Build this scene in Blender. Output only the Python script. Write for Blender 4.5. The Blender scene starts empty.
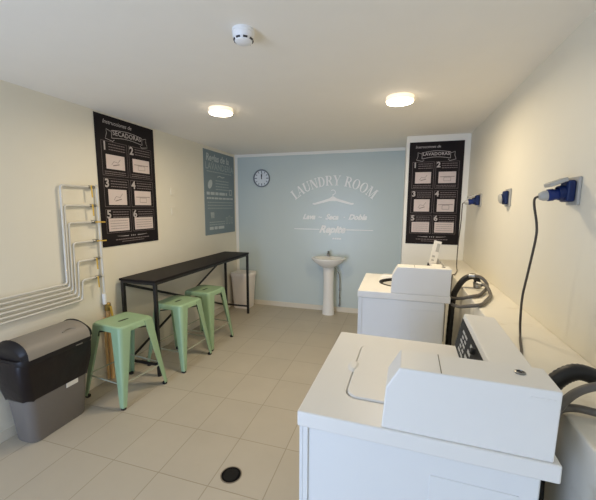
import bpy, bmesh, math, random
from mathutils import Vector, Matrix
random.seed(7)
scene = bpy.context.scene
C = scene.collection
PI = math.pi

# ------------------------------------------------------------------ materials
def lin(r, g, b):
    def f(c):
        c /= 255.0
        return c / 12.92 if c <= 0.04045 else ((c + 0.055) / 1.055) ** 2.4
    return (f(r), f(g), f(b), 1.0)

def mat(name, rgb, rough=0.5, metal=0.0, spec=0.5, var=0.0, vscale=8.0, bump=0.0, bscale=60.0, coat=0.0):
    m = bpy.data.materials.new(name)
    m.use_nodes = True
    nt = m.node_tree
    b = nt.nodes['Principled BSDF']
    col = lin(*rgb)
    b.inputs['Base Color'].default_value = col
    b.inputs['Roughness'].default_value = rough
    b.inputs['Metallic'].default_value = metal
    b.inputs['Specular IOR Level'].default_value = spec
    b.inputs['Coat Weight'].default_value = coat
    tc = nt.nodes.new('ShaderNodeTexCoord')
    n = nt.nodes.new('ShaderNodeTexNoise')
    n.inputs['Scale'].default_value = vscale
    n.inputs['Detail'].default_value = 4
    nt.links.new(tc.outputs['Object'], n.inputs['Vector'])
    mix = nt.nodes.new('ShaderNodeMix'); mix.data_type = 'RGBA'
    v = max(var, 0.015)
    mix.inputs['A'].default_value = tuple(c * (1 - v) for c in col[:3]) + (1,)
    mix.inputs['B'].default_value = tuple(min(1, c * (1 + v)) for c in col[:3]) + (1,)
    nt.links.new(n.outputs['Fac'], mix.inputs['Factor'])
    nt.links.new(mix.outputs['Result'], b.inputs['Base Color'])
    if bump > 0:
        n2 = nt.nodes.new('ShaderNodeTexNoise'); n2.inputs['Scale'].default_value = bscale
        n2.inputs['Detail'].default_value = 3
        nt.links.new(tc.outputs['Object'], n2.inputs['Vector'])
        bp = nt.nodes.new('ShaderNodeBump'); bp.inputs['Strength'].default_value = bump
        bp.inputs['Distance'].default_value = 0.004
        nt.links.new(n2.outputs['Fac'], bp.inputs['Height'])
        nt.links.new(bp.outputs['Normal'], b.inputs['Normal'])
    return m

def emit_mat(name, rgb, strength):
    m = bpy.data.materials.new(name); m.use_nodes = True
    b = m.node_tree.nodes['Principled BSDF']
    b.inputs['Base Color'].default_value = lin(*rgb)
    b.inputs['Emission Color'].default_value = lin(*rgb)
    b.inputs['Emission Strength'].default_value = strength
    return m

def floor_mat():
    m = mat('beige floor tiles', (186, 173, 152), rough=0.42, var=0.05, vscale=2.2, spec=0.4)
    nt = m.node_tree; b = nt.nodes['Principled BSDF']
    geo = nt.nodes.new('ShaderNodeNewGeometry')
    off = nt.nodes.new('ShaderNodeVectorMath'); off.operation = 'SUBTRACT'
    off.inputs[1].default_value = (-0.985 - 0.339 * 30, 1.487 - 0.410 * 30, 0)
    nt.links.new(geo.outputs['Position'], off.inputs[0])
    br = nt.nodes.new('ShaderNodeTexBrick')
    br.offset = 0.0; br.squash = 1.0
    br.inputs['Scale'].default_value = 1.0
    br.inputs['Brick Width'].default_value = 0.339
    br.inputs['Row Height'].default_value = 0.410
    br.inputs['Mortar Size'].default_value = 0.0032
    br.inputs['Mortar Smooth'].default_value = 0.3
    br.inputs['Bias'].default_value = 0.0
    br.inputs['Color1'].default_value = lin(186, 176, 158)
    br.inputs['Color2'].default_value = lin(182, 172, 154)
    br.inputs['Mortar'].default_value = lin(158, 146, 126)
    nt.links.new(off.outputs[0], br.inputs['Vector'])
    n = nt.nodes.new('ShaderNodeTexNoise'); n.inputs['Scale'].default_value = 3.0; n.inputs['Detail'].default_value = 5
    nt.links.new(geo.outputs['Position'], n.inputs['Vector'])
    ramp = nt.nodes.new('ShaderNodeMapRange')
    ramp.inputs['To Min'].default_value = 0.90; ramp.inputs['To Max'].default_value = 1.08
    nt.links.new(n.outputs['Fac'], ramp.inputs['Value'])
    mul = nt.nodes.new('ShaderNodeMix'); mul.data_type = 'RGBA'; mul.blend_type = 'MULTIPLY'
    mul.inputs['Factor'].default_value = 1.0
    nt.links.new(br.outputs['Color'], mul.inputs['A'])
    nt.links.new(ramp.outputs['Result'], mul.inputs['B'])
    nt.links.new(mul.outputs['Result'], b.inputs['Base Color'])
    bp = nt.nodes.new('ShaderNodeBump'); bp.inputs['Strength'].default_value = 0.35; bp.inputs['Distance'].default_value = 0.002
    bp.invert = True
    nt.links.new(br.outputs['Fac'], bp.inputs['Height'])
    nt.links.new(bp.outputs['Normal'], b.inputs['Normal'])
    return m

def stained_mat(name, rgb, stain):
    m = mat(name, rgb, rough=0.6, var=0.03)
    nt = m.node_tree; b = nt.nodes['Principled BSDF']
    src = b.inputs['Base Color'].links[0].from_socket
    geo = nt.nodes.new('ShaderNodeNewGeometry')
    n = nt.nodes.new('ShaderNodeTexNoise'); n.inputs['Scale'].default_value = 7.0; n.inputs['Detail'].default_value = 6
    nt.links.new(geo.outputs['Position'], n.inputs['Vector'])
    mr = nt.nodes.new('ShaderNodeMapRange')
    mr.inputs['From Min'].default_value = 0.62; mr.inputs['From Max'].default_value = 0.78
    mr.inputs['To Min'].default_value = 0.0; mr.inputs['To Max'].default_value = 0.5
    nt.links.new(n.outputs['Fac'], mr.inputs['Value'])
    mx = nt.nodes.new('ShaderNodeMix'); mx.data_type = 'RGBA'
    nt.links.new(mr.outputs['Result'], mx.inputs['Factor'])
    nt.links.new(src, mx.inputs['A'])
    mx.inputs['B'].default_value = lin(*stain)
    nt.links.new(mx.outputs['Result'], b.inputs['Base Color'])
    return m

M = {}
M['wall'] = mat('cream wall paint', (230, 224, 207), rough=0.55, var=0.015, bump=0.05, bscale=120)
M['ceiling'] = mat('off white ceiling paint', (243, 238, 228), rough=0.8, var=0.012)
M['teal'] = mat('pale teal wall paint', (198, 209, 206), rough=0.30, var=0.02, vscale=1.5, bump=0.06, bscale=90)
M['trimwhite'] = mat('white trim paint', (240, 238, 230), rough=0.4)
M['skirting'] = mat('cream skirting tile', (222, 214, 196), rough=0.35)
M['floor'] = floor_mat()
M['ledge'] = stained_mat('cream painted ledge', (230, 224, 209), (190, 174, 146))
M['enamel'] = mat('white washer enamel', (230, 227, 221), rough=0.42)
M['enamel_side'] = mat('white washer side enamel', (226, 226, 224), rough=0.33)
M['gap'] = mat('dark seam', (120, 112, 98), rough=0.7)
M['rubber'] = mat('black rubber', (22, 22, 23), rough=0.55)
M['panel'] = mat('charcoal control panel', (36, 37, 38), rough=0.6, spec=0.2)
M['print'] = mat('pale grey print', (190, 190, 188), rough=0.5)
M['chrome'] = mat('chrome', (190, 190, 190), rough=0.18, metal=1.0)
M['steel'] = mat('dull steel', (150, 150, 148), rough=0.35, metal=1.0)
M['greyhose'] = mat('grey hose', (98, 93, 86), rough=0.5, bump=0.1)
M['blackhose'] = mat('black corrugated hose', (24, 23, 22), rough=0.45)
M['green'] = mat('sage green enamel', (153, 181, 143), rough=0.38, var=0.03)
M['drainring'] = mat('shadow grey drain ring', (120, 108, 92), rough=0.7)  # ring toned dark to carry the shadow around the grate
M['drainblack'] = mat('black drain grate', (12, 12, 12), rough=0.8, spec=0.1)
M['stretcher'] = mat('pale grey green bar', (168, 170, 148), rough=0.45)
M['blacksteel'] = mat('black powder coat', (26, 24, 24), rough=0.45)
M['blackwood'] = mat('black brown table board', (26, 20, 20), rough=0.55, var=0.12, vscale=18, spec=0.2)
M['binblack'] = mat('black plastic', (26, 22, 23), rough=0.45, spec=0.35)
M['liner'] = mat('black bin liner', (26, 20, 22), rough=0.35, spec=0.35, bump=0.6, bscale=16)
M['bingrey'] = mat('grey plastic', (114, 108, 102), rough=0.5)
M['binlid'] = mat('warm grey plastic', (139, 132, 122), rough=0.5)
M['label'] = mat('white sticker', (226, 222, 214), rough=0.5)
M['beigeplastic'] = mat('off white plastic', (246, 236, 226), rough=0.5)
M['ceramic'] = mat('white ceramic', (240, 238, 232), rough=0.15, coat=0.3)
M['poster'] = mat('black poster print', (28, 23, 25), rough=0.65, spec=0.2)
M['postergrey'] = mat('blue grey poster print', (128, 143, 149), rough=0.6, spec=0.3)
M['posterline'] = mat('poster line print', (118, 106, 106), rough=0.6)
M['postertext'] = mat('poster pale print', (178, 170, 168), rough=0.6)
M['posterpic'] = mat('poster picture print', (206, 192, 188), rough=0.6, var=0.05, vscale=25)
M['sketch'] = mat('sketch ink', (134, 122, 118), rough=0.6)
M['greytext'] = mat('poster light blue print', (190, 198, 200), rough=0.6)
M['greyline'] = mat('poster mid blue print', (162, 174, 178), rough=0.6)
M['decal'] = mat('white wall vinyl', (250, 251, 248), rough=0.45)
M['pvc'] = mat('pale grey pipe', (212, 208, 197), rough=0.45)
M['brass'] = mat('brass', (176, 146, 84), rough=0.35, metal=0.8)
M['yellow'] = mat('yellow lever', (208, 172, 74), rough=0.5)
M['gasyellow'] = mat('yellow ochre gas pipe', (222, 182, 126), rough=0.5, var=0.06)
M['blue'] = mat('blue socket plastic', (18, 36, 80), rough=0.45, spec=0.3)
M['bluelight'] = mat('blue plug plastic', (28, 48, 108), rough=0.45, spec=0.3)
M['sockgrey'] = mat('grey socket plastic', (172, 170, 164), rough=0.5)
M['cord'] = mat('dark grey cord', (64, 57, 50), rough=0.5)
M['whiteplastic'] = mat('white plastic', (240, 240, 240), rough=0.4)
M['darkslot'] = mat('dark slot', (50, 48, 52), rough=0.6)
M['clockface'] = mat('pale clock face', (224, 230, 234), rough=0.5)
M['clockrim'] = mat('dark grey clock rim', (112, 122, 132), rough=0.35)
M['lamprim'] = emit_mat('glowing lamp rim', (255, 236, 208), 1.2)
M['lamp'] = emit_mat('warm lamp diffuser', (255, 238, 208), 22.0)

# ------------------------------------------------------------------ mesh builder
class MB:
    def __init__(s):
        s.v = []; s.f = []
    def add(s, vs, fs):
        o = len(s.v)
        s.v += [tuple(p) for p in vs]
        s.f += [tuple(i + o for i in f) for f in fs]
        return s
    def box(s, x0, x1, y0, y1, z0, z1):
        vs = [(x, y, z) for x in (x0, x1) for y in (y0, y1) for z in (z0, z1)]
        return s.add(vs, [(0, 1, 3, 2), (4, 6, 7, 5), (0, 4, 5, 1), (2, 3, 7, 6), (0, 2, 6, 4), (1, 5, 7, 3)])
    def loft(s, rings, cap0=True, cap1=True, closed=True):
        n = len(rings[0]); o = []
        vs = [p for r in rings for p in r]
        fs = []
        for k in range(len(rings) - 1):
            for i in range(n if closed else n - 1):
                j = (i + 1) % n
                fs.append((k * n + i, k * n + j, (k + 1) * n + j, (k + 1) * n + i))
        if cap0: fs.append(tuple(range(n - 1, -1, -1)))
        if cap1: fs.append(tuple((len(rings) - 1) * n + i for i in range(n)))
        return s.add(vs, fs)
    def prism(s, poly, axis, a, b):
        def P(u, v, w):
            return {'x': (w, u, v), 'y': (u, w, v), 'z': (u, v, w)}[axis]
        return s.loft([[P(u, v, a) for u, v in poly], [P(u, v, b) for u, v in poly]])
    def tube(s, pts, r, n=10, ridges=None):
        pts = [Vector(p) for p in pts]
        rings = []; up = None
        for i, p in enumerate(pts):
            t = (pts[min(i + 1, len(pts) - 1)] - pts[max(i - 1, 0)]).normalized()
            if up is None:
                up = Vector((0, 0, 1)) if abs(t.z) < 0.9 else Vector((1, 0, 0))
            a = (up - t * up.dot(t)).normalized(); b = t.cross(a); up = a
            rr = r[i] if isinstance(r, (list, tuple)) else r
            if ridges and i % 2: rr *= ridges
            rings.append([p + (a * math.cos(2 * PI * k / n) + b * math.sin(2 * PI * k / n)) * rr for k in range(n)])
        return s.loft(rings)
    def lathe(s, prof, c=(0, 0, 0), n=32, axis='z', cap0=True, cap1=True):
        def P(r, h, a):
            u, v = r * math.cos(a), r * math.sin(a)
            q = {'z': (u, v, h), 'y': (u, h, v), 'x': (h, u, v)}[axis]
            return tuple(q[i] + c[i] for i in range(3))
        return s.loft([[P(r, h, 2 * PI * k / n) for k in range(n)] for r, h in prof], cap0, cap1)
    def bar(s, p, q, w, t, up=(0, 0, 1)):
        p = Vector(p); q = Vector(q); d = (q - p).normalized(); up = Vector(up)
        a = d.cross(up)
        if a.length < 1e-4: a = d.cross(Vector((1, 0, 0)))
        a.normalize(); b = a.cross(d).normalized()
        rings = []
        for e in (p, q):
            rings.append([e + a * sx * w / 2 + b * sy * t / 2 for sx, sy in ((-1, -1), (1, -1), (1, 1), (-1, 1))])
        return s.loft(rings)
    def xf(s, m):
        s.v = [tuple(m @ Vector(p)) for p in s.v]; return s
    def build(s, name, material, parent=None, bevel=0.0, seg=2, smooth=True, angle=38, loc=None):
        me = bpy.data.meshes.new(name)
        bm = bmesh.new()
        vv = [bm.verts.new(p) for p in s.v]
        for f in s.f:
            try: bm.faces.new([vv[i] for i in f])
            except ValueError: pass
        bmesh.ops.recalc_face_normals(bm, faces=bm.faces)
        bm.to_mesh(me); bm.free()
        if smooth:
            for p in me.polygons: p.use_smooth = True
            me.set_sharp_from_angle(angle=math.radians(angle))
        me.materials.append(material)
        o = bpy.data.objects.new(name, me); C.objects.link(o)
        if parent is not None: o.parent = parent
        if loc is not None: o.location = loc
        if bevel > 0:
            md = o.modifiers.new('bevel', 'BEVEL'); md.width = bevel; md.segments = seg
            md.limit_method = 'ANGLE'; md.angle_limit = math.radians(40)
            md.harden_normals = bool(smooth)
        return o

def rrect(x0, x1, y0, y1, r, n=5):
    out = []
    for cx, cy, a0 in ((x1 - r, y1 - r, 0), (x0 + r, y1 - r, PI / 2), (x0 + r, y0 + r, PI), (x1 - r, y0 + r, 1.5 * PI)):
        for k in range(n + 1):
            a = a0 + PI / 2 * k / n
            out.append((cx + r * math.cos(a), cy + r * math.sin(a)))
    return out

def smooth_path(pts, n=8):
    P = [Vector(p) for p in pts]
    out = []
    for i in range(len(P) - 1):
        p0 = P[max(i - 1, 0)]; p1 = P[i]; p2 = P[i + 1]; p3 = P[min(i + 2, len(P) - 1)]
        for k in range(n):
            t = k / n
            out.append(0.5 * ((2 * p1) + (p2 - p0) * t + (2 * p0 - 5 * p1 + 4 * p2 - p3) * t * t + (3 * p1 - p0 - 3 * p2 + p3) * t ** 3))
    out.append(P[-1])
    return out

def tag(o, label, cat, group=None):
    o['label'] = label; o['category'] = cat
    if group: o['group'] = group
    return o

def thing(name, label, cat, loc=(0, 0, 0), rz=0.0, group=None):
    o = bpy.data.objects.new(name, None); C.objects.link(o)
    o.empty_display_size = 0.1
    o.location = loc; o.rotation_euler = (0, 0, rz)
    return tag(o, label, cat, group)

def struct(o):
    o['kind'] = 'structure'; return o

def dup(root, loc, rz, label, group=None):
    r = root.copy(); C.objects.link(r); r.location = loc; r.rotation_euler = (0, 0, rz)
    r['label'] = label
    if group: r['group'] = group
    for ch in list(root.children):
        c = ch.copy(); C.objects.link(c); c.parent = r
        for g in list(ch.children):
            d = g.copy(); C.objects.link(d); d.parent = c
    return r

def text_mb(body, size, shear=0.0, bold=0.0, depth=0.002, align='CENTER', spacing=1.0):
    """builtin-font text turned into an MB lying in the local XZ plane, facing -Y"""
    cu = bpy.data.curves.new('t', 'FONT'); cu.body = body; cu.size = size
    cu.shear = shear; cu.offset = bold; cu.align_x = align; cu.align_y = 'CENTER'
    cu.resolution_u = 3; cu.space_character = spacing
    o = bpy.data.objects.new('t', cu); C.objects.link(o)
    bpy.context.view_layer.update()
    dg = bpy.context.evaluated_depsgraph_get()
    me = bpy.data.meshes.new_from_object(o.evaluated_get(dg))
    mb = MB()
    mb.add([(v.co.x, 0, v.co.y) for v in me.vertices], [tuple(p.vertices) for p in me.polygons])
    bpy.data.objects.remove(o); bpy.data.curves.remove(cu); bpy.data.meshes.remove(me)
    return mb

def shift(mb, x=0, y=0, z=0):
    mb.v = [(p[0] + x, p[1] + y, p[2] + z) for p in mb.v]; return mb

# ------------------------------------------------------------------ room shell
XL, XR, YB, YN, ZC = -2.523, 0.755, 4.89, -1.75, 2.42
PX, PY = 0.073, 4.16          # corner pier carrying the washing poster
struct(MB().box(XL - .1, XR + .1, YN - .1, YB + .1, -.1, 0).build('floor', M['floor'], smooth=False))
struct(MB().box(XL - .1, XR + .1, YN - .1, YB + .1, ZC, ZC + .1).build('ceiling', M['ceiling'], smooth=False))
struct(MB().box(XL - .1, XL, YN - .1, YB + .1, 0, ZC).build('wall_left', M['wall'], smooth=False))
struct(MB().box(XL, XR, YB, YB + .1, 0, ZC).build('wall_back', M['teal'], smooth=False))
struct(MB().box(XR, XR + .1, YN - .1, YB + .1, 0, ZC).build('wall_right', M['wall'], smooth=False))
struct(MB().box(PX, XR, PY, YB, 0, ZC).build('wall_corner', M['trimwhite'], bevel=.006))
DX0, DX1, DZ = -2.42, -1.15, 1.95
near = MB()
near.box(XL, DX0, YN - .1, YN, 0, ZC); near.box(DX1, XR, YN - .1, YN, 0, ZC); near.box(DX0, DX1, YN - .1, YN, DZ, ZC)
struct(near.build('wall_near', M['wall'], smooth=False))
fr = MB()
fr.box(DX0 - .05, DX0 + .04, YN - .1, YN + .012, 0, DZ + .05); fr.box(DX1 - .04, DX1 + .05, YN - .1, YN + .012, 0, DZ + .05)
fr.box(DX0 + .04, DX1 - .04, YN - .1, YN + .012, DZ - .04, DZ + .05)
struct(fr.build('door_1', M['trimwhite'], smooth=False))
struct(MB().box(.5, XR, YN, PY, 0, .995).build('wall_ledge', M['ledge'], bevel=.008))
struct(MB().box(XL, PX, YB - .016, YB, ZC - .042, ZC).build('trim_1', M['trimwhite'], bevel=.003))
struct(MB().box(XL, XL + .045, YB - .008, YB, .075, ZC - .042).build('trim_2', M['trimwhite'], smooth=False))
struct(MB().box(XL + .012, PX, YB - .012, YB, 0, .078).build('baseboard_back', M['skirting'], bevel=.003))
struct(MB().box(XL, XL + .012, YN, YB, 0, .078).build('baseboard_left', M['skirting'], bevel=.003))

# ------------------------------------------------------------------ bar table
def bar_table():
    x0, x1, y0, y1, zt = -2.488, -2.085, 2.425, 4.43, .928
    t = thing('bar_table', 'long narrow black bar table on a cross-braced steel frame against the left wall', 'table', (x0, y0, 0))
    L, W = y1 - y0, x1 - x0
    MB().box(0, W, 0, L, zt - .022, zt).build('tabletop', M['blackwood'], t, bevel=.003)
    w = .03
    for x in (.004, W - w - .004):
        for y in (.012, L - w - .012):
            o = MB().box(x, x + w, y, y + w, .015, zt - .022).build('leg', M['blacksteel'], t, bevel=.002)
            MB().lathe([(.019, 0), (.019, .012), (.012, .016)], (x + w / 2, y + w / 2, 0), 12).build('foot', M['rubber'], o)
    rail = MB()
    rail.box(.034, W - .034, .014, .038, zt - .046, zt - .023); rail.box(.034, W - .034, L - .038, L - .014, zt - .046, zt - .023)
    rail.box(.006, .03, .042, L - .042, zt - .046, zt - .023); rail.box(W - .03, W - .006, .042, L - .042, zt - .046, zt - .023)
    rail.build('top_frame', M['blacksteel'], t)
    for y in (.027, L - .027):
        MB().box(.034, W - .034, y - .01, y + .01, .10, .122).build('stretcher', M['blacksteel'], t, bevel=.002)
    MB().bar((.012, .03, zt - .06), (.012, L - .03, .10), .008, .026, up=(0, 0, 1)).build('cross_brace', M['blacksteel'], t)
    MB().bar((.026, L - .03, zt - .06), (.026, .03, .10), .008, .026, up=(0, 0, 1)).build('cross_brace', M['blacksteel'], t)
bar_table()

# ------------------------------------------------------------------ stools
def make_stool(label, loc, rz):
    t = thing('metal_stool', label, 'stool', loc, rz, 'green metal stools')
    H = .645; S = .168
    # seat: pressed sheet with a slot, rounded corners and a turned-down skirt
    n = 5
    def ring(s, z, r):
        return [(x, y, z) for x, y in rrect(-s, s, -s, s, r, n)]
    outer = ring(S - .008, H, .04)
    N = len(outer)
    slot = rrect(-.014, .014, -.05, .05, .0135, n)
    hole = []
    for k in range(N):
        hole.append((slot[k][0], slot[k][1], H - .006))
    seat = MB()
    mid = [((o[0] * .82), (o[1] * .82), H - .004) for o in outer]
    seat.loft([[(p[0], p[1], H - .02) for p in hole], hole, mid, outer, ring(S, H - .008, .045), ring(S + .003, H - .05, .047),
               ring(S - .001, H - .05, .044), ring(S - .004, H - .012, .042), [(p[0], p[1], H - .02) for p in hole]], False, False)
    so = seat.build('seat', M['green'], t, angle=60)
    MB().prism(rrect(-.0135, .0135, -.0495, .0495, .013, 5), 'z', H - .018, H - .0085).build('slot_shade', M['rubber'], so)  # black plate stands for the dark shade seen through the slot
    for sx in (-1, 1):
        for sy in (-1, 1):
            rings = []
            for k in range(9):
                q = k / 8
                z = H - .012 - q * (H - .03)
                c = S + .004 + (.229 - S) * q ** 1.05       # outer corner of the fold
                w = .105 * (1 - q) ** 1.0 + .036 * q
                r = min(.04 * (1 - q) + .012 * q, w * .48)
                th = .004
                prof = [(c - w, c), (c - r, c)]
                for a in range(1, 6):
                    an = PI / 2 - PI / 2 * a / 6
                    prof.append((c - r + r * math.cos(an), c - r + r * math.sin(an)))
                prof += [(c, c - r), (c, c - w)]
                inn = [(c - th, c - w), (c - th, c - r)]
                for a in range(1, 6):
                    an = PI / 2 * a / 6
                    inn.append((c - r + (r - th) * math.cos(an), c - r + (r - th) * math.sin(an)))
                inn += [(c - r, c - th), (c - w, c - th)]
                rings.append([(sx * u, sy * v, z) for u, v in prof + inn])
            lg = MB().loft(rings).build('leg', M['green'], t, angle=45)
            c = .229 - .012
            MB().loft([[(sx * u, sy * v, z) for u, v in rrect(c - .022, c + .0135, c - .022, c + .0135, .011, 3)] for z in (0, .019)]).build('rubber_foot', M['rubber'], lg)
    for s in (-1, 1):
        d = .203
        MB().bar((s * (d + .004), -d, .20), (s * (d + .004), d, .20), .011, .004, up=(1, 0, 0)).build('stretcher', M['stretcher'], t)
        MB().bar((-d, s * (d + .004), .20), (d, s * (d + .004), .20), .011, .004, up=(0, 1, 0)).build('stretcher', M['stretcher'], t)
        cb = MB().bar((-.155, -.155 * s, .555 + s * .003), (.155, .155 * s, .555 + s * .003), .024, .005).build('cross_brace', M['blacksteel'], t)
    for sx in (-1, 1):
        for sy in (-1, 1):
            MB().lathe([(.016, 0), (.016, .03), (.01, .034)], (sx * .142, sy * .142, .523), 12).build('bumper', M['rubber'], t)
    return t
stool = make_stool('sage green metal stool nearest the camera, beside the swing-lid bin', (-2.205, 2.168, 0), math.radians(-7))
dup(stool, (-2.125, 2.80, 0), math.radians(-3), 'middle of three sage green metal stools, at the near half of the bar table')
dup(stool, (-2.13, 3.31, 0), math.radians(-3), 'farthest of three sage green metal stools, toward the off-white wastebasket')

# ------------------------------------------------------------------ swing-lid bin
def swing_bin():
    t = thing('swing_bin', 'grey swing-lid bin with black liner under gas pipes on the left wall', 'bin', (-2.372, 1.635, 0), 0)
    def rg(hx, hy, z, r): return [(x, y, z) for x, y in rrect(-hx, hx, -hy, hy, r, 5)]
    MB().loft([rg(.088, .195, 0, .05), rg(.095, .202, .012, .055), rg(.118, .235, .40, .06)]).build('body', M['bingrey'], t)
    # liner folded over the body: wavy hem
    rings = []
    N = len(rg(.1, .2, 0, .05))
    rnd = [random.uniform(-.006, .006) for _ in range(N)]
    for z, e in ((.325, .006), (.36, .012), (.45, .022), (.56, .02), (.605, .012)):
        hx = .118 + (z - .4) * .055 + e; hy = .235 + (z - .4) * .085 + e
        r = rg(hx, hy, z, .06)
        rings.append([(p[0] + rnd[i] * .7, p[1] + rnd[(i * 3) % N] * .7, p[2] + (rnd[(i * 5) % N] * 2.2 if z < .34 else 0)) for i, p in enumerate(r)])
    MB().loft(rings, True, True).build('liner', M['liner'], t, angle=70)
    MB().loft([rg(.150, .262, .575, .065), rg(.154, .268, .590, .065), rg(.150, .262, .618, .06), rg(.13, .24, .620, .05)]).build('lid_frame', M['binblack'], t)
    # end cheeks of the lid and the curved flap between them
    def arch(zadd, wx):
        return [(wx * math.cos(PI * k / 12), .612 + zadd * math.sin(PI * k / 12) ** .8) for k in range(13)]
    for s in (-1, 1):
        a, b = (-.248, -.215) if s < 0 else (.225, .262)
        big, small = arch(.122, .15), arch(.085, .13)
        inner = [(u, a if s > 0 else b, v) for u, v in big]
        outer = [(u, b if s > 0 else a, v) for u, v in small]
        MB().loft([inner, outer]).build('lid_end', M['binblack'], t, angle=50)
    fl = MB().prism(arch(.113, .152), 'y', -.2155, .2255)
    f = fl.build('flap', M['binlid'], t, angle=50)
    # moulded grip on the flap
    arc = [(.105 - .012 * math.sin(PI * k / 8), .05 + .1 * k / 8, 0.698 + .012 * math.sin(PI * k / 8)) for k in range(9)]
    MB().tube(arc, .006, 8).build('grip', M['binlid'], f)
    MB().box(.157, .162, .1, .15, .585, .592).build('latch', M['bingrey'], t)
    MB().box(.119, .1215, .0, .001, .3, .301)
    lb = MB().add([(.1165, .035, .285), (.1165, .125, .285), (.1185, .125, .318), (.1185, .035, .318),
                   (.1125, .035, .285), (.1125, .125, .285), (.1145, .125, .318), (.1145, .035, .318)],
                  [(0, 1, 2, 3), (4, 5, 6, 7), (0, 1, 5, 4), (2, 3, 7, 6), (0, 3, 7, 4), (1, 2, 6, 5)])
    lb.build('sticker', M['label'], t, smooth=False)
swing_bin()

def wastebasket():
    t = thing('wastebasket', 'off-white plastic wastebasket in the far corner behind the bar table', 'bin', (-2.315, 4.70, 0))
    def rg(hx, hy, z, r): return [(x, y, z) for x, y in rrect(-hx, hx, -hy, hy, r, 5)]
    MB().loft([rg(.13, .115, 0, .05), rg(.135, .12, .01, .05), rg(.165, .148, .52, .06)]).build('body', M['beigeplastic'], t)
    MB().loft([rg(.172, .155, .515, .06), rg(.174, .157, .555, .06), rg(.165, .15, .57, .055), rg(.10, .09, .575, .04)]).build('lid', M['beigeplastic'], t)
wastebasket()

# ------------------------------------------------------------------ pedestal sink
def sink():
    cx = -.94
    t = thing('pedestal_sink', 'white ceramic pedestal sink against the teal wall', 'sink', (cx, 4.88, 0))
    def rg(a, b, z, yc, n=36):
        return [(a * math.cos(2 * PI * k / n), min(yc + b * math.sin(2 * PI * k / n), -.002), z) for k in range(n)]
    zr = .868
    MB().loft([rg(.085, .09, zr - .14, -.19), rg(.12, .12, zr - .12, -.2), rg(.205, .175, zr - .065, -.2), rg(.243, .205, zr - .02, -.2), rg(.25, .21, zr - .006, -.2),
               rg(.244, .205, zr, -.2), rg(.205, .145, zr, -.225), rg(.19, .13, zr - .02, -.225), rg(.12, .09, zr - .085, -.225), rg(.02, .02, zr - .1, -.225)]).build('basin', M['ceramic'], t, angle=60)
    MB().loft([rg(.095, .085, 0, -.135), rg(.09, .082, .02, -.135), rg(.078, .072, .25, -.14), rg(.075, .07, .5, -.145), rg(.082, .08, zr - .13, -.16)]).build('pedestal', M['ceramic'], t, angle=60)
    tap = MB(); tap.lathe([(.024, zr - .004), (.022, zr + .01), (.018, zr + .02), (.018, zr + .05), (.012, zr + .057)], (-.02, -.055, 0), 16)
    tap.tube(smooth_path([(-.02, -.06, zr + .04), (-.02, -.11, zr + .055), (-.02, -.15, zr + .04), (-.02, -.155, zr + .022)], 5), .012, 10)
    o = tap.build('tap', M['steel'], t)
    MB().bar((-.02, -.055, zr + .058), (-.02, -.105, zr + .085), .024, .012).build('tap_lever', M['steel'], o, bevel=.003)
    MB().lathe([(.028, 0), (.026, .004), (.008, .005)], (0, -.225, zr - .1), 16).build('drain', M['steel'], t)
    hose = smooth_path([(.09, -.11, .70), (.135, -.06, .62), (.148, -.035, .54), (.152, -.03, .40), (.15, -.03, .25), (.154, -.03, .11)], 8)
    MB().tube(hose, .0075, 8).build('supply_hose', M['chrome'], t)
    for z in (.36, .12):
        v = MB().tube([(.152, -.03, z - .022), (.152, -.03, z + .022)], .013, 10)
        v.tube([(.152, -.03, z), (.152, .008, z)], .008, 8)
        vo = v.build('shutoff_valve', M['steel'], t)
        MB().box(.138, .166, -.054, -.042, z - .008, z + .008).build('valve_handle', M['steel'], vo, bevel=.002)
    MB().lathe([(.012, -.014), (.012, .014)], (.152, -.03, .23), 12).build('hose_nut', M['steel'], t)
sink()

# ------------------------------------------------------------------ wall clock
def clock():
    t = thing('wall_clock', 'round wall clock with grey rim on the teal wall', 'clock', (-2.06, 4.889, 2.045))
    MB().lathe([(.118, 0), (.134, 0), (.138, -.015), (.136, -.030), (.130, -.032), (.126, -.02), (.118, -.012)], n=40, axis='y', cap0=False, cap1=False).build('rim', M['clockrim'], t)
    f = MB().lathe([(.125, -.004), (.125, -.013)], n=40, axis='y').build('face', M['clockface'], t)
    for k in range(12):
        a = 2 * PI * k / 12; l = .036 if k % 3 == 0 else .028
        c = Vector((math.sin(a), 0, math.cos(a)))
        MB().bar(c * (.114 - l) + Vector((0, -.0145, 0)), c * .114 + Vector((0, -.0145, 0)), (.013 if k % 3 == 0 else .010), .003, up=(0, 1, 0)).build('hour_mark', M['clockrim'], t)
    MB().bar((0, -.017, -.012), (-.004, -.017, .06), .013, .003, up=(0, 1, 0)).build('hour_hand', M['panel'], t)
    MB().bar((0, -.021, -.015), (.010, -.021, .08), .007, .003, up=(0, 1, 0)).build('minute_hand', M['panel'], t)
clock()

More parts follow.
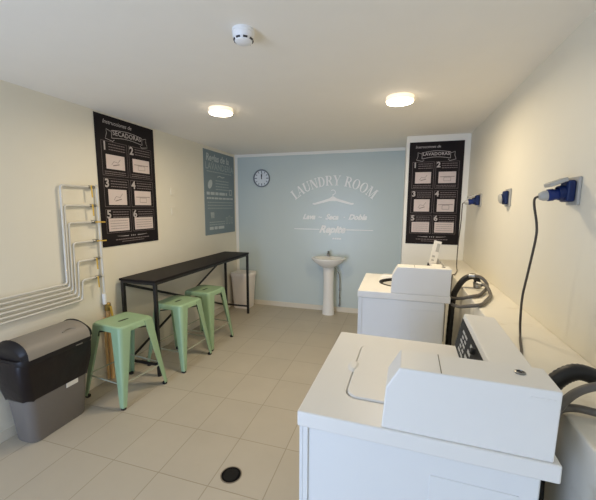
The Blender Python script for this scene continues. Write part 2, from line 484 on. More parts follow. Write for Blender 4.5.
# ------------------------------------------------------------------ wall lettering (painted / vinyl)
def stroke(pts, w0, w1=None):
    """strip polygon(s) along a 2D polyline; widths interpolate"""
    w1 = w0 if w1 is None else w1
    quads = []; n = len(pts)
    L = []; R = []
    for i, p in enumerate(pts):
        a = Vector(pts[max(i - 1, 0)]); b = Vector(pts[min(i + 1, n - 1)])
        d = (b - a).normalized(); nn = Vector((-d.y, d.x))
        w = w0 + (w1 - w0) * i / (n - 1)
        L.append(Vector(p) + nn * w / 2); R.append(Vector(p) - nn * w / 2)
    for i in range(n - 1):
        quads.append([tuple(L[i]), tuple(L[i + 1]), tuple(R[i + 1]), tuple(R[i])])
    return quads
def R_(x0, x1, y0, y1): return [(x0, y0), (x1, y0), (x1, y1), (x0, y1)]
def ringp(cx, cy, ax, ay, bx, by, a0, a1, n=16):
    q = []
    for k in range(n):
        t0 = a0 + (a1 - a0) * k / n; t1 = a0 + (a1 - a0) * (k + 1) / n
        q.append([(cx + ax * math.cos(t0), cy + ay * math.sin(t0)), (cx + ax * math.cos(t1), cy + ay * math.sin(t1)),
                  (cx + bx * math.cos(t1), cy + by * math.sin(t1)), (cx + bx * math.cos(t0), cy + by * math.sin(t0))])
    return q
T, K, SF = .075, .22, .06
G = {
 'L': (.72, [R_(.1, .1 + K, 0, 1), R_(0, .44, 0, SF), R_(0, .44, 1 - SF, 1), R_(.32, .7, 0, SF), [(.62, SF), (.7, SF), (.7, .34)]]),
 'A': (.95, [[(.38, 1), (.58, 1), (.88, 0), (.64, 0)], [(.40, 1), (.46, 1), (.16, 0), (.09, 0)], R_(.22, .7, .30, .36), R_(0, .28, 0, SF), R_(.55, .97, 0, SF)]),
 'U': (.95, [R_(.08, .08 + K, .3, 1), R_(.74, .74 + T, .3, 1), R_(0, .4, 1 - SF, 1), R_(.62, .93, 1 - SF, 1)] + ringp(.445, .3, .365, .3, .22, .2, PI, 2 * PI)),
 'N': (1.0, [R_(.1, .1 + T, 0, 1), R_(.8, .8 + T, 0, 1), [(.08, 1), (.34, 1), (.87, 0), (.66, 0)], R_(0, .28, 0, SF), R_(0, .2, 1 - SF, 1), R_(.68, 1, 1 - SF, 1)]),
 'D': (.95, [R_(.1, .1 + K, 0, 1), R_(0, .4, 0, SF), R_(0, .4, 1 - SF, 1)] + ringp(.38, .5, .5, .5, .3, .44, -PI / 2, PI / 2)),
 'R': (.95, [R_(.1, .1 + K, 0, 1), R_(0, .42, 0, SF), R_(0, .4, 1 - SF, 1), [(.38, .5), (.6, .5), (.92, 0), (.7, 0)], R_(.66, .98, 0, SF), R_(.3, .45, .47, .53)] + ringp(.42, .735, .38, .265, .19, .205, -PI / 2, PI / 2)),
 'Y': (.92, [R_(.36, .36 + K, 0, .5), [(.02, 1), (.26, 1), (.58, .45), (.36, .45)], [(.80, 1), (.87, 1), (.56, .45), (.49, .45)], R_(.24, .7, 0, SF), R_(-.04, .34, 1 - SF, 1), R_(.68, .97, 1 - SF, 1)]),
 'O': (.98, ringp(.47, .5, .46, .51, .25, .455, 0, 2 * PI, 28)),
 'M': (1.2, [R_(.12, .12 + T, 0, 1), R_(.86, .86 + K, 0, 1), [(.1, 1), (.34, 1), (.64, 0), (.52, 0)], [(.88, 1), (.96, 1), (.62, 0), (.55, 0)], R_(0, .3, 0, SF), R_(.76, 1.18, 0, SF), R_(0, .2, 1 - SF, 1), R_(.9, 1.18, 1 - SF, 1)]),
}
def polys_mb(polys, y=0.0, th=.0015):
    mb = MB()
    for i, p in enumerate(polys):
        yy = y - .0002 * (i % 7)          # overlapping strokes sit in thin layers
        mb.add([(u, yy, v) for u, v in p], [tuple(range(len(p)))])
    return mb

def wall_sign():
    cx = -.925
    t = thing('wall_lettering', 'white laundry room lettering with clothes hanger emblem on the teal wall', 'sign', (cx, YB - .0015, 1.02))
    h = .145; Rb = .90
    word = 'LAUNDRY ROOM'
    gap = .026; SX = .80
    tot = sum((G[c][0] * SX + gap if c != ' ' else .42) for c in word) * h
    pos = -tot / 2
    for c in word:
        if c == ' ': pos += .42 * h; continue
        w = G[c][0] * h * SX; polys = []
        a = (pos + w / 2) / (Rb + h * .35)
        for p in G[c][1]:
            q = []
            for u, v in p:
                lx = u * h * SX - w / 2; ly = Rb + v * h
                q.append((lx * math.cos(a) + ly * math.sin(a), -lx * math.sin(a) + ly * math.cos(a)))
            polys.append(q)
        pos += w + gap * h
        polys_mb(polys).build('letter', M['decal'], t, smooth=False)
    # hanger emblem
    hz = .60
    hg = []
    left = [(-.31, hz + .035), (-.28, hz + .028), (-.16, hz + .06), (-.05, hz + .092), (0, hz + .12)]
    hg += stroke(left, .022, .045)
    hg += stroke([(-x, z) for x, z in reversed(left)], .045, .022)
    hg += [[(-.05, hz + .07), (.05, hz + .07), (0, hz + .15)]]
    hook = [(0, hz + .13), (.0, hz + .165)] + [(.0 + .036 * math.cos(a) * 1.0, hz + .2 + .034 * math.sin(a)) for a in [(-PI / 2 + k * PI * 1.25 / 10) for k in range(11)]]
    hg += stroke(hook, .012)
    polys_mb(hg).build('hanger_emblem', M['decal'], t, smooth=False)
    for body, x in (('Lava', -.37), ('Seca', -.015), ('Dobla', .365)):
        shift(text_mb(body, .108, .4, .0045), x, 0, .432).build('script_word', M['decal'], t, smooth=False)
    polys_mb(stroke([(-.215, .428), (-.20, .435), (-.18, .425), (-.16, .433)], .012)).build('dash', M['decal'], t, smooth=False)
    polys_mb(stroke([(.165, .432), (.185, .432)], .016)).build('dash', M['decal'], t, smooth=False)
    shift(text_mb('Repite', .15, .4, .0065), -.01, 0, .245).build('script_word', M['decal'], t, smooth=False)
    for a, b in ((-.60, -.20), (.19, .60)):
        polys_mb([[(a, .241), (b, .239), (b, .251), (a, .253)]]).build('rule_line', M['decal'], t, smooth=False)
    polys_mb([[(x, .1), (x + .028, .1), (x + .034, .122), (x + .006, .122)] for x in (.0, .034, .068, .102)]).build('small_print', M['decal'], t, smooth=False)
wall_sign()

# ------------------------------------------------------------------ instruction posters
def bars(mb, x0, x1, z, h, y, jag=None):
    """a line of small print: a row of short word-length dashes"""
    x = x0
    while x < x1 - h * .4:
        w = min(random.uniform(1.6, 4.2) * h, x1 - x)
        mb.add([(x, y, z - h / 2), (x + w, y, z - h / 2), (x + w, y, z + h / 2), (x, y, z + h / 2)], [(0, 1, 2, 3)])
        x += w + h * .55
    return mb

def outline(mb, x0, x1, z0, z1, t, y):
    for a, b, c, d in ((x0, x1, z0, z0 + t), (x0, x1, z1 - t, z1), (x0, x0 + t, z0 + t, z1 - t), (x1 - t, x1, z0 + t, z1 - t)):
        mb.add([(a, y, c), (b, y, c), (b, y, d), (a, y, d)], [(0, 1, 2, 3)])
    return mb

def instruction_poster(label, loc, rz, w, h, word):
    t = thing('instruction_poster', label, 'poster', loc, rz)
    MB().box(0, w, -.006, 0, 0, h).build('board', M['poster'], t, bevel=.001)
    y = -.0075
    shift(text_mb('Instrucciones de', .042 * w / .6, .3, .0004, align='LEFT'), .11 * w, y, h * .952).build('title_text', M['postertext'], t, smooth=False)
    # ribbon banner: curved band with folded tails
    bn = MB()
    def rib(u): return h * .868 + .018 * math.sin(PI * (u / w - .24) / .52) if .24 <= u / w <= .76 else h * .868
    n = 12; top = []; bot = []
    for k in range(n + 1):
        u = w * (.24 + .52 * k / n); z = rib(u)
        top.append((u, z + .034)); bot.append((u, z - .034))
    e = .0045
    for P in (top, bot):
        for q in stroke(P, e): bn.add([(a, y, b) for a, b in q], [(0, 1, 2, 3)])
    for P in ([top[0], bot[0]], [top[-1], bot[-1]]):
        for q in stroke(P, e): bn.add([(a, y, b) for a, b in q], [(0, 1, 2, 3)])
    for s in (-1, 1):
        X = lambda f: w * (.5 + s * f)
        zt = h * .862
        tail = [(X(.27), zt + .03), (X(.34), zt + .045), (X(.335), zt + .008), (X(.36), zt - .04), (X(.25), zt - .055), (X(.22), zt - .038)]
        for q in stroke(tail, e): bn.add([(a, y, b) for a, b in q], [(0, 1, 2, 3)])
    bo = bn.build('banner', M['postertext'], t, smooth=False)
    shift(text_mb(word, .050 * w / .6, 0, .001, spacing=1.05), w / 2, y, h * .882).build('banner_text', M['postertext'], bo, smooth=False)
    rows = ((.81, .55), (.53, .31), (.29, .105))
    cols = ((.07, .475), (.505, .93))
    num = 1
    for (rt, rb) in rows:
        for (c0, c1) in cols:
            x0, x1, z1, z0 = c0 * w, c1 * w, rt * h, rb * h
            p = outline(MB(), x0, x1, z0, z1, .003, y).build('instruction_panel', M['posterline'], t, smooth=False)
            shift(text_mb(str(num), .085 * w / .6, 0, .003), x0 + .05 * w, y - .0006, z1 - .04 * w / .6).build('numeral', M['postertext'], p, smooth=False)
            for k in range(3):
                bars(MB(), x0 + .11 * w, x1 - .03 * w, z1 - .024 - .024 * k, .0075, y).build('caption_line', M['posterline'], p, smooth=False)
            if rt > .8:
                for k in range(2): bars(MB(), x0 + .03 * w, x1 - .04 * w, z0 + .036 - .018 * k, .0065, y).build('caption_line', M['posterline'], p, smooth=False)
            pb = z0 + (.2 if rt > .8 else .07) * (z1 - z0); pt = z1 - .38 * (z1 - z0)
            px0, px1 = (x0 + .035 * w, x1 - .035 * w) if rt < .3 else (x0 + .06 * w, x1 - .05 * w)
            MB().add([(px0, y, pb), (px1, y, pb), (px1, y, pt), (px0, y, pt)], [(0, 1, 2, 3)]).build('picture', M['posterpic'], p, smooth=False)
            sk = MB(); mx, mz, sw, sh = (px0 + px1) / 2, (pb + pt) / 2, px1 - px0, pt - pb
            if num in (1, 3):
                pts = [(mx - sw * .22, mz - sh * .2), (mx - sw * .1, mz + sh * .05), (mx + sw * .12, mz - sh * .02), (mx + sw * .26, mz + sh * .25)]
                for q in stroke(pts, .005): sk.add([(a, y - .0006, b) for a, b in q], [(0, 1, 2, 3)])
                for q in stroke([(mx - sw * .15, mz - sh * .25), (mx + sw * .2, mz - sh * .12)], .009): sk.add([(a, y - .0006, b) for a, b in q], [(0, 1, 2, 3)])
            elif num in (2, 4):
                for q in stroke([(mx - sw * .42, mz + sh * .06), (mx + sw * .42, mz + sh * .08)], .007): sk.add([(a, y - .0006, b) for a, b in q], [(0, 1, 2, 3)])
                outline(sk, mx - sw * .2, mx + sw * .22, mz - sh * .32, mz + sh * .02, .004, y - .0006)
            else:
                for k in range(4): bars(sk, px0 + sw * .08, px1 - sw * .08, pt - sh * (.2 + .2 * k), .005, y - .0006)
            sk.build('sketch', M['sketch'], p, smooth=False)
            num += 1
    orn = MB()
    for s in (-1, 1):
        for q in stroke([(w * (.5 + s * .08), h * .073), (w * (.5 + s * .17), h * .073), (w * (.5 + s * .27), h * .077)], .008, .002): orn.add([(a, y, b) for a, b in q], [(0, 1, 2, 3)])
    for k in (-1, 0, 1):
        q = R_(w * .5 + k * .022 - .005, w * .5 + k * .022 + .005, h * .068, h * .078); orn.add([(a, y, b) for a, b in q], [(0, 1, 2, 3)])
    orn.build('ornament', M['postertext'], t, smooth=False)
    bars(MB(), w * .2, w * .8, h * .048, .009, y).build('footer_line', M['posterline'], t, smooth=False)
    bars(MB(), w * .3, w * .7, h * .03, .007, y).build('footer_line', M['posterline'], t, smooth=False)
    return t
instruction_poster('black numbered instruction poster on the left wall beside the gas pipes', (XL + .001, 2.307, 1.232), PI / 2, .718, 1.172, 'SECADORAS')
instruction_poster('black numbered instruction poster on the white corner pier', (.109, PY - .001, 1.172), 0, .581, 1.174, 'LAVADORAS')

def rules_poster():
    w, h = .86, 1.172
    t = thing('rules_poster', 'blue-grey rules poster on the left wall beside the teal wall', 'poster', (XL + .001, 3.97, 1.204), PI / 2)
    MB().box(0, w, -.006, 0, 0, h).build('board', M['postergrey'], t, bevel=.001)
    y = -.0075
    shift(text_mb('Reglas de la', .135, .15, .003, align='LEFT'), .06 * w, y, h * .915).build('title_text', M['greytext'], t, smooth=False)
    shift(text_mb('LAVANDER\u00cdA', .128, 0, .003, spacing=1.05), w * .5, y, h * .815).build('title_text', M['greyline'], t, smooth=False)
    f = MB()
    for q in stroke([(w * .4, h * .70), (w * .48, h * .715), (w * .56, h * .70), (w * .64, h * .71)], .012): f.add([(a, y, b) for a, b in q], [(0, 1, 2, 3)])
    f.build('ornament', M['greytext'], t, smooth=False)
    lines = [(.08, .9, .755, .014)] + [(.34, .78, .655 - .035 * k, .016) for k in range(4)]
    lines += [(.08, .92, .39 - .035 * k, .012) for k in range(3)] + [(.12, .62, .15 - .03 * k, .014) for k in range(2)]
    for a, b, z, q in lines:
        bars(MB(), a * w, b * w, h * z, q, y).build('text_line', M['greyline'], t, smooth=False)
    for a, b, z, q in ((.06, .72, .497, .04), (.06, .93, .44, .026), (.12, .62, .078, .042)):
        bars(MB(), a * w, b * w, h * z, q, y).build('bold_line', M['greytext'], t, smooth=False)
    ic = MB()
    leaf = [(.17 * w + .055 * math.cos(a) + .02 * math.sin(a), h * .605 + .062 * math.sin(a)) for a in [2 * PI * k / 20 for k in range(20)]]
    ic.add([(a, y, b) for a, b in leaf], [tuple(range(20))]); ic.build('leaf_icon', M['greytext'], t, smooth=False)
    ic = MB()
    for k in range(3): ic.add([(a, y, b) for a, b in [(.16 * w + .035 * k, h * .27), (.16 * w + .035 * k + .024, h * .27), (.185 * w + .028 * k + .014, h * .2), (.185 * w + .028 * k, h * .2)]], [(0, 1, 2, 3)])
    ic.build('basket_icon', M['greytext'], t, smooth=False)
    ic = MB()
    for k in range(3): outline(MB(), .66 * w + .085 * k, .66 * w + .085 * k + .05, h * .115, h * (.2 + .02 * (k % 2)), .01, y).build('bottle_icon', M['greyline'], t, smooth=False)
    ic = MB(); outline(ic, .80 * w, .89 * w, h * .485, h * .56, .014, y); ic.build('machine_icon', M['greytext'], t, smooth=False)
rules_poster()

# ------------------------------------------------------------------ ceiling fittings
def ceiling_lamp(label, x, y):
    t = thing('ceiling_light', label, 'light', (x, y, ZC), 0, 'round ceiling lights')
    MB().lathe([(.099, 0), (.101, -.002), (.101, -.028), (.099, -.031)], n=40).build('rim', M['lamprim'], t)
    MB().lathe([(.097, -.0315), (.094, -.040), (.07, -.045), (.02, -.046)], n=40).build('diffuser', M['lamp'], t)
    return t
ceiling_lamp('lit round ceiling light nearer the left wall, above the stools', -1.465, 2.60)
ceiling_lamp('lit round ceiling light nearer the right wall, above the washers', -.015, 2.70)
t = thing('smoke_detector', 'small white round smoke detector on the ceiling', 'smoke detector', (-.725, 1.515, ZC), math.radians(160))
MB().lathe([(.052, 0), (.053, -.012), (.050, -.014), (.050, -.03), (.046, -.036)], n=32, cap1=False).build('base', M['whiteplastic'], t)
MB().lathe([(.046, -.034), (.040, -.052), (.030, -.058), (.01, -.06)], n=32).build('sensor_dome', M['whiteplastic'], t)
for k in range(8):
    a = 2 * PI * k / 8 + .2
    c, s = math.cos(a), math.sin(a)
    MB().bar((.0415 * c - .010 * s, .0415 * s + .010 * c, -.045), (.0415 * c + .010 * s, .0415 * s - .010 * c, -.045), .009, .007).build('vent_slot', M['darkslot'], t)

# ------------------------------------------------------------------ wall plates
for z, lab in ((1.769, 'upper of two small white blank plates on the left wall between posters'), (1.545, 'lower of two small white blank plates on the left wall between posters')):
    tag(MB().box(0, .008, -.04, .04, -.04, .04).build('wall_plate', M['wall'], bevel=.003, loc=(XL + .0005, 3.31, z)), lab, 'wall plate', 'wall plates')

# ------------------------------------------------------------------ gas pipe rack on the left wall
def gas_pipes():
    X = -2.497
    t = thing('gas_pipe_rack', 'rack of six pale pipes with yellow-levered valves on the left wall', 'pipes', (X, 2.0, 0))
    tops = [1.762, 1.606, 1.467, 1.304, 1.148, .986]
    ys = [1.942, 1.960, 1.983, 2.008, 2.036, 2.062]
    for i in range(6):
        y = ys[i] - 2.0; zb = .985 - .033 * i; zt = tops[i]; r = .022
        yb = y - .012 * (1 if i < 6 else 0)
        p = [(0, -1.3, zb), (0, yb - r, zb)]
        for k in range(1, 5):
            a = PI / 2 * k / 5
            p.append((0, yb - r + r * math.sin(a), zb + r - r * math.cos(a)))
        p += [(0, yb, zb + r), (0, y, zt - r)] if zt - zb > .08 else [(0, yb, zb + r)]
        for k in range(1, 5):
            a = PI / 2 * k / 5
            p.append((0, y + r - r * math.cos(a), zt - r + r * math.sin(a)))
        p += [(0, y + r, zt), (0, .262, zt)]
        MB().tube(p, .0088, 10).build('pipe', M['pvc'], t)
        v = MB(); v.tube([(0, .185, zt), (0, .19, zt), (0, .238, zt), (0, .243, zt)], [.010, .014, .014, .010], 10); v.tube([(0, .214, zt), (.03, .214, zt)], .008, 8)
        vo = v.build('valve', M['steel'], t)
        if i in (2, 3):
            MB().bar((.032, .20, zt), (.032, .30, zt - .004), .011, .005, up=(1, 0, 0)).build('lever', M['yellow'], vo, bevel=.002)
        else:
            MB().bar((.032, .185, zt + .012), (.032, .19, zt - .088), .013, .005, up=(1, 0, 0)).build('lever', M['yellow'], vo, bevel=.002)
    MB().tube([(0, .266, 1.785), (0, .266, .83)], .0095, 10).build('riser', M['pvc'], t)
    return t
gas_pipes()
t = thing('gas_supply_pipe', 'yellow ochre gas supply pipe running down the left wall behind the nearest stool', 'pipe', (-2.496, 2.29, 0))
MB().tube([(0, 0, .0), (0, 0, .69)], .0185, 12).build('pipe', M['gasyellow'], t)
MB().tube([(0, -.045, .60), (0, -.045, .02)], .011, 10).build('pipe', M['gasyellow'], t)
v = MB(); v.tube([(0, 0, .655), (0, 0, .66), (0, 0, .72), (0, 0, .728)], [.02, .026, .026, .018], 12); v.tube([(0, .0, .69), (.035, 0, .69)], .012, 8)
v.build('valve', M['brass'], t)
MB().bar((.036, -.005, .70), (.036, .01, .60), .02, .006, up=(1, 0, 0)).build('lever', M['yellow'], t)
MB().tube([(0, -.03, .725), (0, -.03, .82)], .017, 10).build('union', M['whiteplastic'], t)
MB().tube([(.02, -.12, .545), (.02, .05, .545)], .014, 8).build('clamp', M['binblack'], t)

# ------------------------------------------------------------------ washers
def holed_deck(x0, x1, y0, y1, z0, z1, hole):
    """slab with a hole given as a CCW list of points around a centre"""
    cx = sum(p[0] for p in hole) / len(hole); cy = sum(p[1] for p in hole) / len(hole)
    outer = []
    pts = []
    # add the corner directions so the outline keeps its corners
    def ray(a):
        dx, dy = math.cos(a), math.sin(a)
        t = 1e9
        if dx > 1e-9: t = min(t, (x1 - cx) / dx)
        if dx < -1e-9: t = min(t, (x0 - cx) / dx)
        if dy > 1e-9: t = min(t, (y1 - cy) / dy)
        if dy < -1e-9: t = min(t, (y0 - cy) / dy)
        return (cx + dx * t, cy + dy * t)
    for p in hole: outer.append(ray(math.atan2(p[1] - cy, p[0] - cx)))
    # snap the nearest outline point to each corner
    for c in ((x0, y0), (x1, y0), (x1, y1), (x0, y1)):
        k = min(range(len(outer)), key=lambda i: (outer[i][0] - c[0]) ** 2 + (outer[i][1] - c[1]) ** 2)
        outer[k] = c
    h2 = lambda z: [(x, y, z) for x, y in hole]
    o2 = lambda z: [(x, y, z) for x, y in outer]
    return MB().loft([h2(z0), h2(z1), o2(z1), o2(z0), h2(z0)], False, False)

def dense(poly, m=4):
    out = []
    for i in range(len(poly)):
        a, b = poly[i], poly[(i + 1) % len(poly)]
        d = math.hypot(a[0] - b[0], a[1] - b[1])
        n = max(1, int(d / .03))
        for k in range(n): out.append((a[0] + (b[0] - a[0]) * k / n, a[1] + (b[1] - a[1]) * k / n))
    return out

W, D, ZD = .69, .672, .98       # width (y), depth (x), deck height
def washer(label, x, y, closed, rz, D, dx, ch, rx):
    t = thing('washing_machine', label, 'washing machine', (x, y, 0), rz, 'coin-operated washers')
    for fx in (.06, .58):
        for fy in (.06, W - .06):
            MB().lathe([(.024, 0), (.024, .012), (.012, .016), (.012, .04)], (fx, fy, 0), 14).build('foot', M['rubber'], t)
    cab = MB().box(.018, D - .035, .012, W - .012, .035, ZD - .0515)
    cab.build('cabinet', M['enamel_side'], t, bevel=.008)
    front = MB().box(.006, .0175, .006, W - .006, .035, ZD - .0515)
    front.box(.0175, .034, .006, .0115, .035, ZD - .0515); front.box(.0175, .034, W - .0115, W - .006, .035, ZD - .0515)
    front.build('front_panel', M['enamel_side'], t, bevel=.002)
    # shallow pressed field of the side sheet
    MB().box(.385, .60, .0095, .013, .20, ZD - .115).build('side_panel', M['enamel_side'], t, bevel=.002)
    if closed:
        hole = dense(rrect(.122, .47, .125, .565, .045, 6))
    else:
        hole = [(.335 + .188 * math.cos(2 * PI * k / 72), .352 + .165 * math.sin(2 * PI * k / 72)) for k in range(72)]
    holed_deck(0, D, 0, W, ZD - .05, ZD, hole).build('deck', M['enamel'], t, bevel=.006, seg=3, angle=30)
    if closed:
        MB().box(.11, .48, .115, .575, ZD - .03, ZD - .012).build('lid_recess', M['gap'], t)
        lid = rrect(.1255, .4665, .1285, .5615, .043, 6)
        MB().loft([[(u, v, z) for u, v in lid] for z in (ZD - .012, ZD + .001)]
                  + [[(u, v, ZD + .004) for u, v in rrect(.129, .463, .132, .558, .04, 6)]]).build('lid', M['enamel'], t, angle=30)
        MB().loft([[(.118 + .022 * math.cos(a) * s, .345 + .048 * math.sin(a) * s, z) for a in [2 * PI * k / 20 for k in range(20)]] for s, z in ((1, ZD - .002), (.8, ZD + .006), (.4, ZD + .008))]).build('lid_grip', M['enamel'], t, angle=60)
    else:
        hb = lambda s, z: [(.335 + .188 * s * math.cos(2 * PI * k / 72), .352 + .165 * s * math.sin(2 * PI * k / 72), z) for k in range(72)]
        MB().loft([hb(1.045, ZD + .0005), hb(1.03, ZD + .006), hb(.97, ZD + .006), hb(.93, ZD - .012), hb(.97, ZD - .02), hb(1.045, ZD + .0005)], False, False).build('gasket', M['rubber'], t, angle=60)
        MB().loft([hb(.93, ZD - .018), hb(.84, ZD - .012), hb(.80, ZD - .03), hb(.80, ZD - .28), hb(.1, ZD - .30)], False, True).build('tub', M['enamel'], t, angle=60)
        MB().lathe([(.09, ZD - .30), (.05, ZD - .22), (.04, ZD - .07), (.02, ZD - .05)], (.335, .352, 0), 20).build('agitator', M['enamel'], t)
        sg = [(.13, .50), (.47, .50), (.47, .565), (.13, .565)]
        MB().loft([[(u, v, z) for u, v in rrect(.14 + i, .47 - i, .50 + i, .585 - i, .03, 5)] for i, z in ((0, ZD), (.004, ZD + .02), (.016, ZD + .028))]).build('lid', M['enamel'], t, angle=50)  # raised splash rim behind the tub opening
    # coin box: chamfered front top corner
    prof = [(.251 + dx, ZD), (.259 + dx, ZD + ch - .063), (.294 + dx, ZD + ch), (D - rx, ZD + ch), (D - rx - .003, ZD)]
    cb = MB().prism(prof, 'y', .006, .132).build('coin_box', M['enamel'], t, bevel=.004, smooth=False)
    MB().box(.398, .4005, .010, .128, ZD + ch, ZD + ch + .0008).build('seam', M['gap'], cb)
    lk = MB().lathe([(.0135, ZD + ch - .001), (.0135, ZD + ch + .003), (.010, ZD + ch + .0045), (.009, ZD + ch + .001)], (.597, .082, 0), 18)
    lk.build('lock', M['steel'], cb)
    MB().box(.594, .600, .072, .092, ZD + ch + .001, ZD + ch + .0035).build('keyhole', M['darkslot'], cb)
    MB().box(D - rx - .065, D - rx - .012, .0045, .007, ZD + ch - .028, ZD + ch - .022).build('embossed_label', M['enamel'], cb, bevel=.001)
    # console with sloped charcoal control panel facing the user
    cp = [(.520, ZD), (.550, ZD + .155), (D - .012, ZD + .150), (D - .004, ZD + .11), (D - .004, ZD)]
    co = MB().prism(cp, 'y', .136, W - .004).build('console', M['enamel'], t, bevel=.004, smooth=False)
    nx, nz = -.155, .03; ln = math.hypot(nx, nz); nx /= ln; nz /= ln
    def cpt(u, yy, off):       # u along the slope 0..1
        return (.520 + .03 * u + nx * off, yy, ZD + .155 * u + nz * off)
    def slab(u0, u1, y0, y1, off0, off1):
        m = MB(); vs = [cpt(u, yy, o) for o in (off0, off1) for u in (u0, u1) for yy in (y0, y1)]
        return m.add(vs, [(0, 1, 3, 2), (4, 5, 7, 6), (0, 1, 5, 4), (2, 3, 7, 6), (0, 2, 6, 4), (1, 3, 7, 5)])
    pn = slab(.06, .86, .15, W - .012, -.001, .003).build('control_panel', M['panel'], co, smooth=False)
    for k in range(5):
        for j in range(2):
            slab(.16 + .12 * k, .16 + .12 * k + .06, .50 + .055 * j, .545 + .055 * j - .012 * (k % 2), .003, .0038).build('key_print', M['print'], co, smooth=False)
    for k in range(3):
        slab(.3 + .18 * k, .38 + .18 * k, .40, .47 - .02 * k, .003, .0038).build('key_print', M['print'], co, smooth=False)
    kb = MB(); kb.lathe([(.013, 0), (.012, .012), (.009, .015)], (0, 0, 0), 18, axis='x')
    ang = math.atan2(.03, .155)
    kb.xf(Matrix.Translation(Vector(cpt(.74, .36, .003))) @ Matrix.Rotation(PI - 0 , 4, 'Z') @ Matrix.Rotation(-ang, 4, 'Y'))
    kb.build('knob', M['rubber'], co)
    MB().box(D - .035, D - .018, .08, .30, .62, .90).build('back_plate', M['steel'], t)
    return t
washer('nearest white coin-operated washer, lid closed, filling the lower right', -.270, .897, True, math.radians(-2.0), .680, .000, .186, .014)
washer('far white coin-operated washer with an open tub, in front of the corner pier', -.262, 2.446, False, 0, .645, -.012, .194, .003)

# card leaning on the far washer
t = thing('leaning_card', 'small white card leaning upright on top of the far washer', 'card', (.300, 2.93, 1.1385), math.radians(12))
c = MB().box(-.03, .03, -.004, .004, 0, .19)
c.xf(Matrix.Rotation(math.radians(14), 4, 'Y') @ Matrix.Rotation(math.radians(-8), 4, 'X'))
c.build('card', M['label'], t, smooth=False)
c = MB()
for k, (a, b) in enumerate(((.10, .17), (.05, .065), (.02, .03))):
    c.box(-.018 if k else -.002, .024 if k == 0 else .004, -.0052, -.0042, a, b)
c.xf(Matrix.Rotation(math.radians(14), 4, 'Y') @ Matrix.Rotation(math.radians(-8), 4, 'X'))
c.build('card_print', M['sockgrey'], t, smooth=False)
MB().prism([(.012, 0), (.075, 0), (.03, .06)], 'y', .008, .05).build('stand', M['sockgrey'], t)

# ------------------------------------------------------------------ wall sockets, plugs and cords
def socket(label, y, z, plugged, s=1.0):
    t = thing('wall_socket', label, 'socket', (XR, y, z), 0, 'blue industrial wall sockets')
    MB().box(-.012, -.0005, -.052, .052, -.062, .062).build('back_plate', M['sockgrey'], t, bevel=.004)
    b = MB()
    b.box(-.046 if plugged else -.036, -.0125, -.040, .040, -.048, .048)
    b.build('housing', M['blue'], t, bevel=.01)
    cup = MB().lathe([(.033, -.03), (.033, -.058), (.031, -.068), (.029, -.068), (.026, -.05)] if plugged else [(.032, -.03), (.032, -.047), (.03, -.05)], n=20, axis='x')
    cup.xf(Matrix.Rotation(math.radians(-8), 4, 'Y'))
    cup.build('socket_cup', M['blue'], t)
    lid = MB().box(-.072, 0, -.036, .036, 0, .018) if plugged else MB().lathe([(.035, -.051), (.035, -.058), (.028, -.063)], n=20, axis='x')
    if plugged:
        lid.xf(Matrix.Translation((-.040, 0, .044)) @ Matrix.Rotation(math.radians(-22), 4, 'Y'))
    else:
        lid.xf(Matrix.Rotation(math.radians(-8), 4, 'Y'))
    lid.build('flap_lid', M['sockgrey'], t, bevel=.004)
    return t
socket('nearest blue wall socket with grey flap, above the near washer', 1.775, 1.675, True)
socket('middle blue wall socket with nothing plugged in', 2.69, 1.672, False)
socket('farthest blue wall socket with a cord, beside the numbered poster', 3.53, 1.672, True)

def plug_cord(label, tip, pts, r=.0052):
    t = thing('power_cord', label, 'power cord', tip)
    def axis(prof, n=16):
        m = MB().lathe(prof, n=n, axis='x'); m.xf(Matrix.Rotation(math.radians(-8), 4, 'Y')); return m
    axis([(.0245, .078), (.0245, .06), (.027, .056), (.027, .036), (.023, .034)]).build('plug_body', M['bluelight'], t)
    axis([(.0235, .0335), (.022, .018), (.016, .004), (.009, 0)]).build('plug_gland', M['sockgrey'], t)
    P = [Vector(p) - Vector(tip) for p in pts]
    MB().tube(smooth_path([Vector((.012, 0, .001)), Vector((-.012, 0, -.008))] + P, 10), r, 8).build('cable', M['cord'], t)
z0 = 1.652
plug_cord('dark cord hanging from the nearest blue wall socket', (.615, 1.775, z0),
          [(.597, 1.755, 1.605), (.605, 1.735, 1.53), (.607, 1.735, 1.46), (.600, 1.765, 1.30), (.59, 1.775, 1.18), (.587, 1.765, 1.07), (.58, 1.73, 1.012), (.56, 1.66, 1.001), (.53, 1.55, 1.001), (.50, 1.46, 1.001), (.488, 1.44, .97), (.486, 1.43, .80)])
plug_cord('thin dark cord hanging from the farthest blue wall socket behind the far washer', (.615, 3.53, 1.649),
          [(.60, 3.53, 1.60), (.60, 3.54, 1.45), (.585, 3.52, 1.25), (.58, 3.50, 1.05), (.57, 3.40, 1.001), (.52, 3.2, 1.001), (.49, 3.15, .97), (.486, 3.1, .6)], .0045)

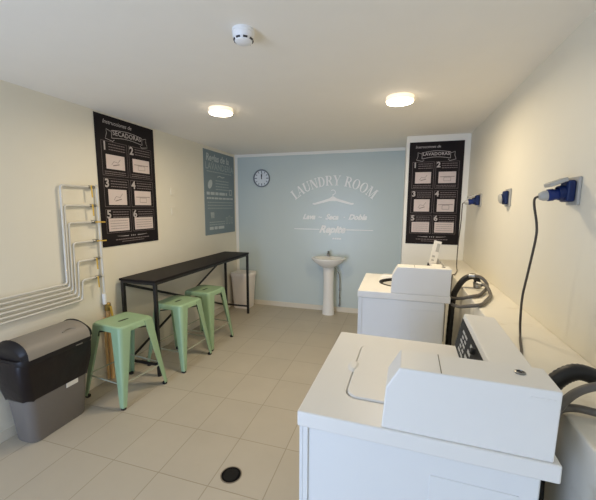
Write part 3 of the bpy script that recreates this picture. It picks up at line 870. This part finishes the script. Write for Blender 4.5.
# ------------------------------------------------------------------ washer hoses
def hose(name, label, pts, r, m, ridge=None, fit=True, group=None):
    p = smooth_path(pts, 12 if ridge else 8)
    if not fit:
        return tag(MB().tube(p, r, 12, ridge).build(name, m, angle=70), label, 'hose', group)
    t = thing(name, label, 'hose', pts[0], 0, group)
    o = Vector(pts[0])
    MB().tube([q - o for q in p], r, 12, ridge).build('hose', m, t, angle=70)
    a, b = p[-2] - o, p[-1] - o
    d = (b - a).normalized()
    MB().tube([b - d * .02, b + d * .02], r * 1.35, 12).build('coupling', M['steel'], t)
    return t
hose('drain_hose', 'thick black drain hose arching behind the nearest washer', [(.462, 1.13, .50), (.462, 1.13, .98), (.478, 1.13, 1.065), (.527, 1.13, 1.112), (.58, 1.13, 1.105), (.64, 1.13, 1.075), (.69, 1.13, 1.02)], .023, M['blackhose'], 1.06)
hose('supply_hose', 'upper grey supply hose behind the nearest washer', [(.455, 1.06, .97), (.47, 1.06, 1.03), (.505, 1.07, 1.072), (.545, 1.07, 1.10), (.60, 1.07, 1.115), (.67, 1.07, 1.115), (.74, 1.07, 1.10)], .0115, M['greyhose'])
hose('supply_hose', 'lower grey supply hose behind the nearest washer', [(.455, 1.09, .95), (.475, 1.09, 1.0), (.52, 1.10, 1.014), (.58, 1.09, 1.014), (.66, 1.06, 1.012), (.74, 1.02, 1.012)], .0115, M['greyhose'])
hose('drain_hose', 'thick black drain hose arching behind the far washer', [(.43, 2.72, .30), (.43, 2.72, .62), (.440, 2.72, .89), (.462, 2.72, .979), (.508, 2.72, 1.056), (.56, 2.72, 1.085), (.595, 2.72, 1.07), (.603, 2.72, 1.025)], .022, M['blackhose'], 1.06)
hose('supply_hose', 'upper grey supply hose looping behind the far washer', [(.41, 2.66, .93), (.42, 2.58, .94), (.455, 2.46, .975), (.50, 2.40, 1.007), (.56, 2.45, 1.009), (.605, 2.54, 1.012), (.64, 2.60, 1.035), (.632, 2.62, 1.07), (.596, 2.64, 1.10), (.55, 2.66, 1.10)], .0115, M['greyhose'])
hose('supply_hose', 'lower grey supply hose looping behind the far washer', [(.41, 2.56, .90), (.412, 2.45, .922), (.43, 2.36, .942), (.465, 2.24, .985), (.49, 2.19, 1.005), (.53, 2.22, 1.009), (.571, 2.31, 1.009), (.61, 2.40, 1.009), (.635, 2.48, 1.012), (.625, 2.56, 1.05), (.59, 2.60, 1.055)], .0115, M['greyhose'])

# ------------------------------------------------------------------ floor drain
t = thing('floor_drain', 'round black floor drain grate set in the tiles', 'drain', (-.893, 1.598, 0))
MB().lathe([(.064, .0002), (.064, .002), (.059, .003), (.057, .0015)], n=36, cap0=False, cap1=False).build('ring', M['drainring'], t)
MB().lathe([(.058, .0004), (.058, .0020), (.050, .0026), (.02, .0028)], n=36).build('grate', M['drainblack'], t)
for k in range(-3, 4):
    L = math.sqrt(max(.045 ** 2 - (k * .0115) ** 2, 0))
    MB().box(k * .0115 - .002, k * .0115 + .002, -L, L, .0026, .0036).build('grate_bar', M['binblack'], t)

# ------------------------------------------------------------------ light
w = bpy.data.worlds.new('World'); scene.world = w; w.use_nodes = True
bg = w.node_tree.nodes['Background']
bg.inputs['Color'].default_value = (0.62, 0.78, 1.0, 1); bg.inputs['Strength'].default_value = 1.2
a = bpy.data.lights.new('daylight', 'AREA'); a.shape = 'RECTANGLE'; a.size = DX1 - DX0 - .1; a.size_y = DZ - .1
a.energy = 116; a.color = (0.50, 0.66, 1.0)
ao = bpy.data.objects.new('daylight', a); C.objects.link(ao)
ao.location = ((DX0 + DX1) / 2, YN - .02, DZ / 2); ao.rotation_euler = (PI / 2, 0, 0); 

for x, y in ((-1.465, 2.60), (-.015, 2.70)):
    l = bpy.data.lights.new('lamp_glow', 'AREA'); l.shape = 'DISK'; l.size = .17; l.energy = 20; l.color = (1.0, .83, .575); l.spread = math.radians(175)
    lo = bpy.data.objects.new('lamp_glow', l); C.objects.link(lo); lo.location = (x, y, ZC - .052)

# ------------------------------------------------------------------ camera
yaw, pitch, roll, F = -2.90857618e-01, 1.29813283e-01, -3.93105006e-03, 328.84
fwd = Vector((math.sin(yaw) * math.cos(pitch), math.cos(yaw) * math.cos(pitch), -math.sin(pitch)))
right = Vector((math.cos(yaw), -math.sin(yaw), 0)); down = fwd.cross(right)
r = right * math.cos(roll) + down * math.sin(roll); d = -right * math.sin(roll) + down * math.cos(roll)
cam = bpy.data.cameras.new('Camera'); co = bpy.data.objects.new('Camera', cam); C.objects.link(co)
m = Matrix((r, -d, -fwd)).transposed().to_4x4(); m.translation = Vector((0, 0, 1.6))
co.matrix_world = m
cam.sensor_fit = 'HORIZONTAL'; cam.sensor_width = 36; cam.lens = F / 596 * 36; cam.clip_start = .02
scene.camera = co
vs = scene.view_settings
scene.display_settings.display_device = 'sRGB'
vs.view_transform = 'Standard'; vs.look = 'None'; vs.gamma = 1; vs.use_curve_mapping = False
vs.exposure = -0.64
scene.cycles.use_denoising = True
scene.cycles.max_bounces = 10; scene.cycles.diffuse_bounces = 6
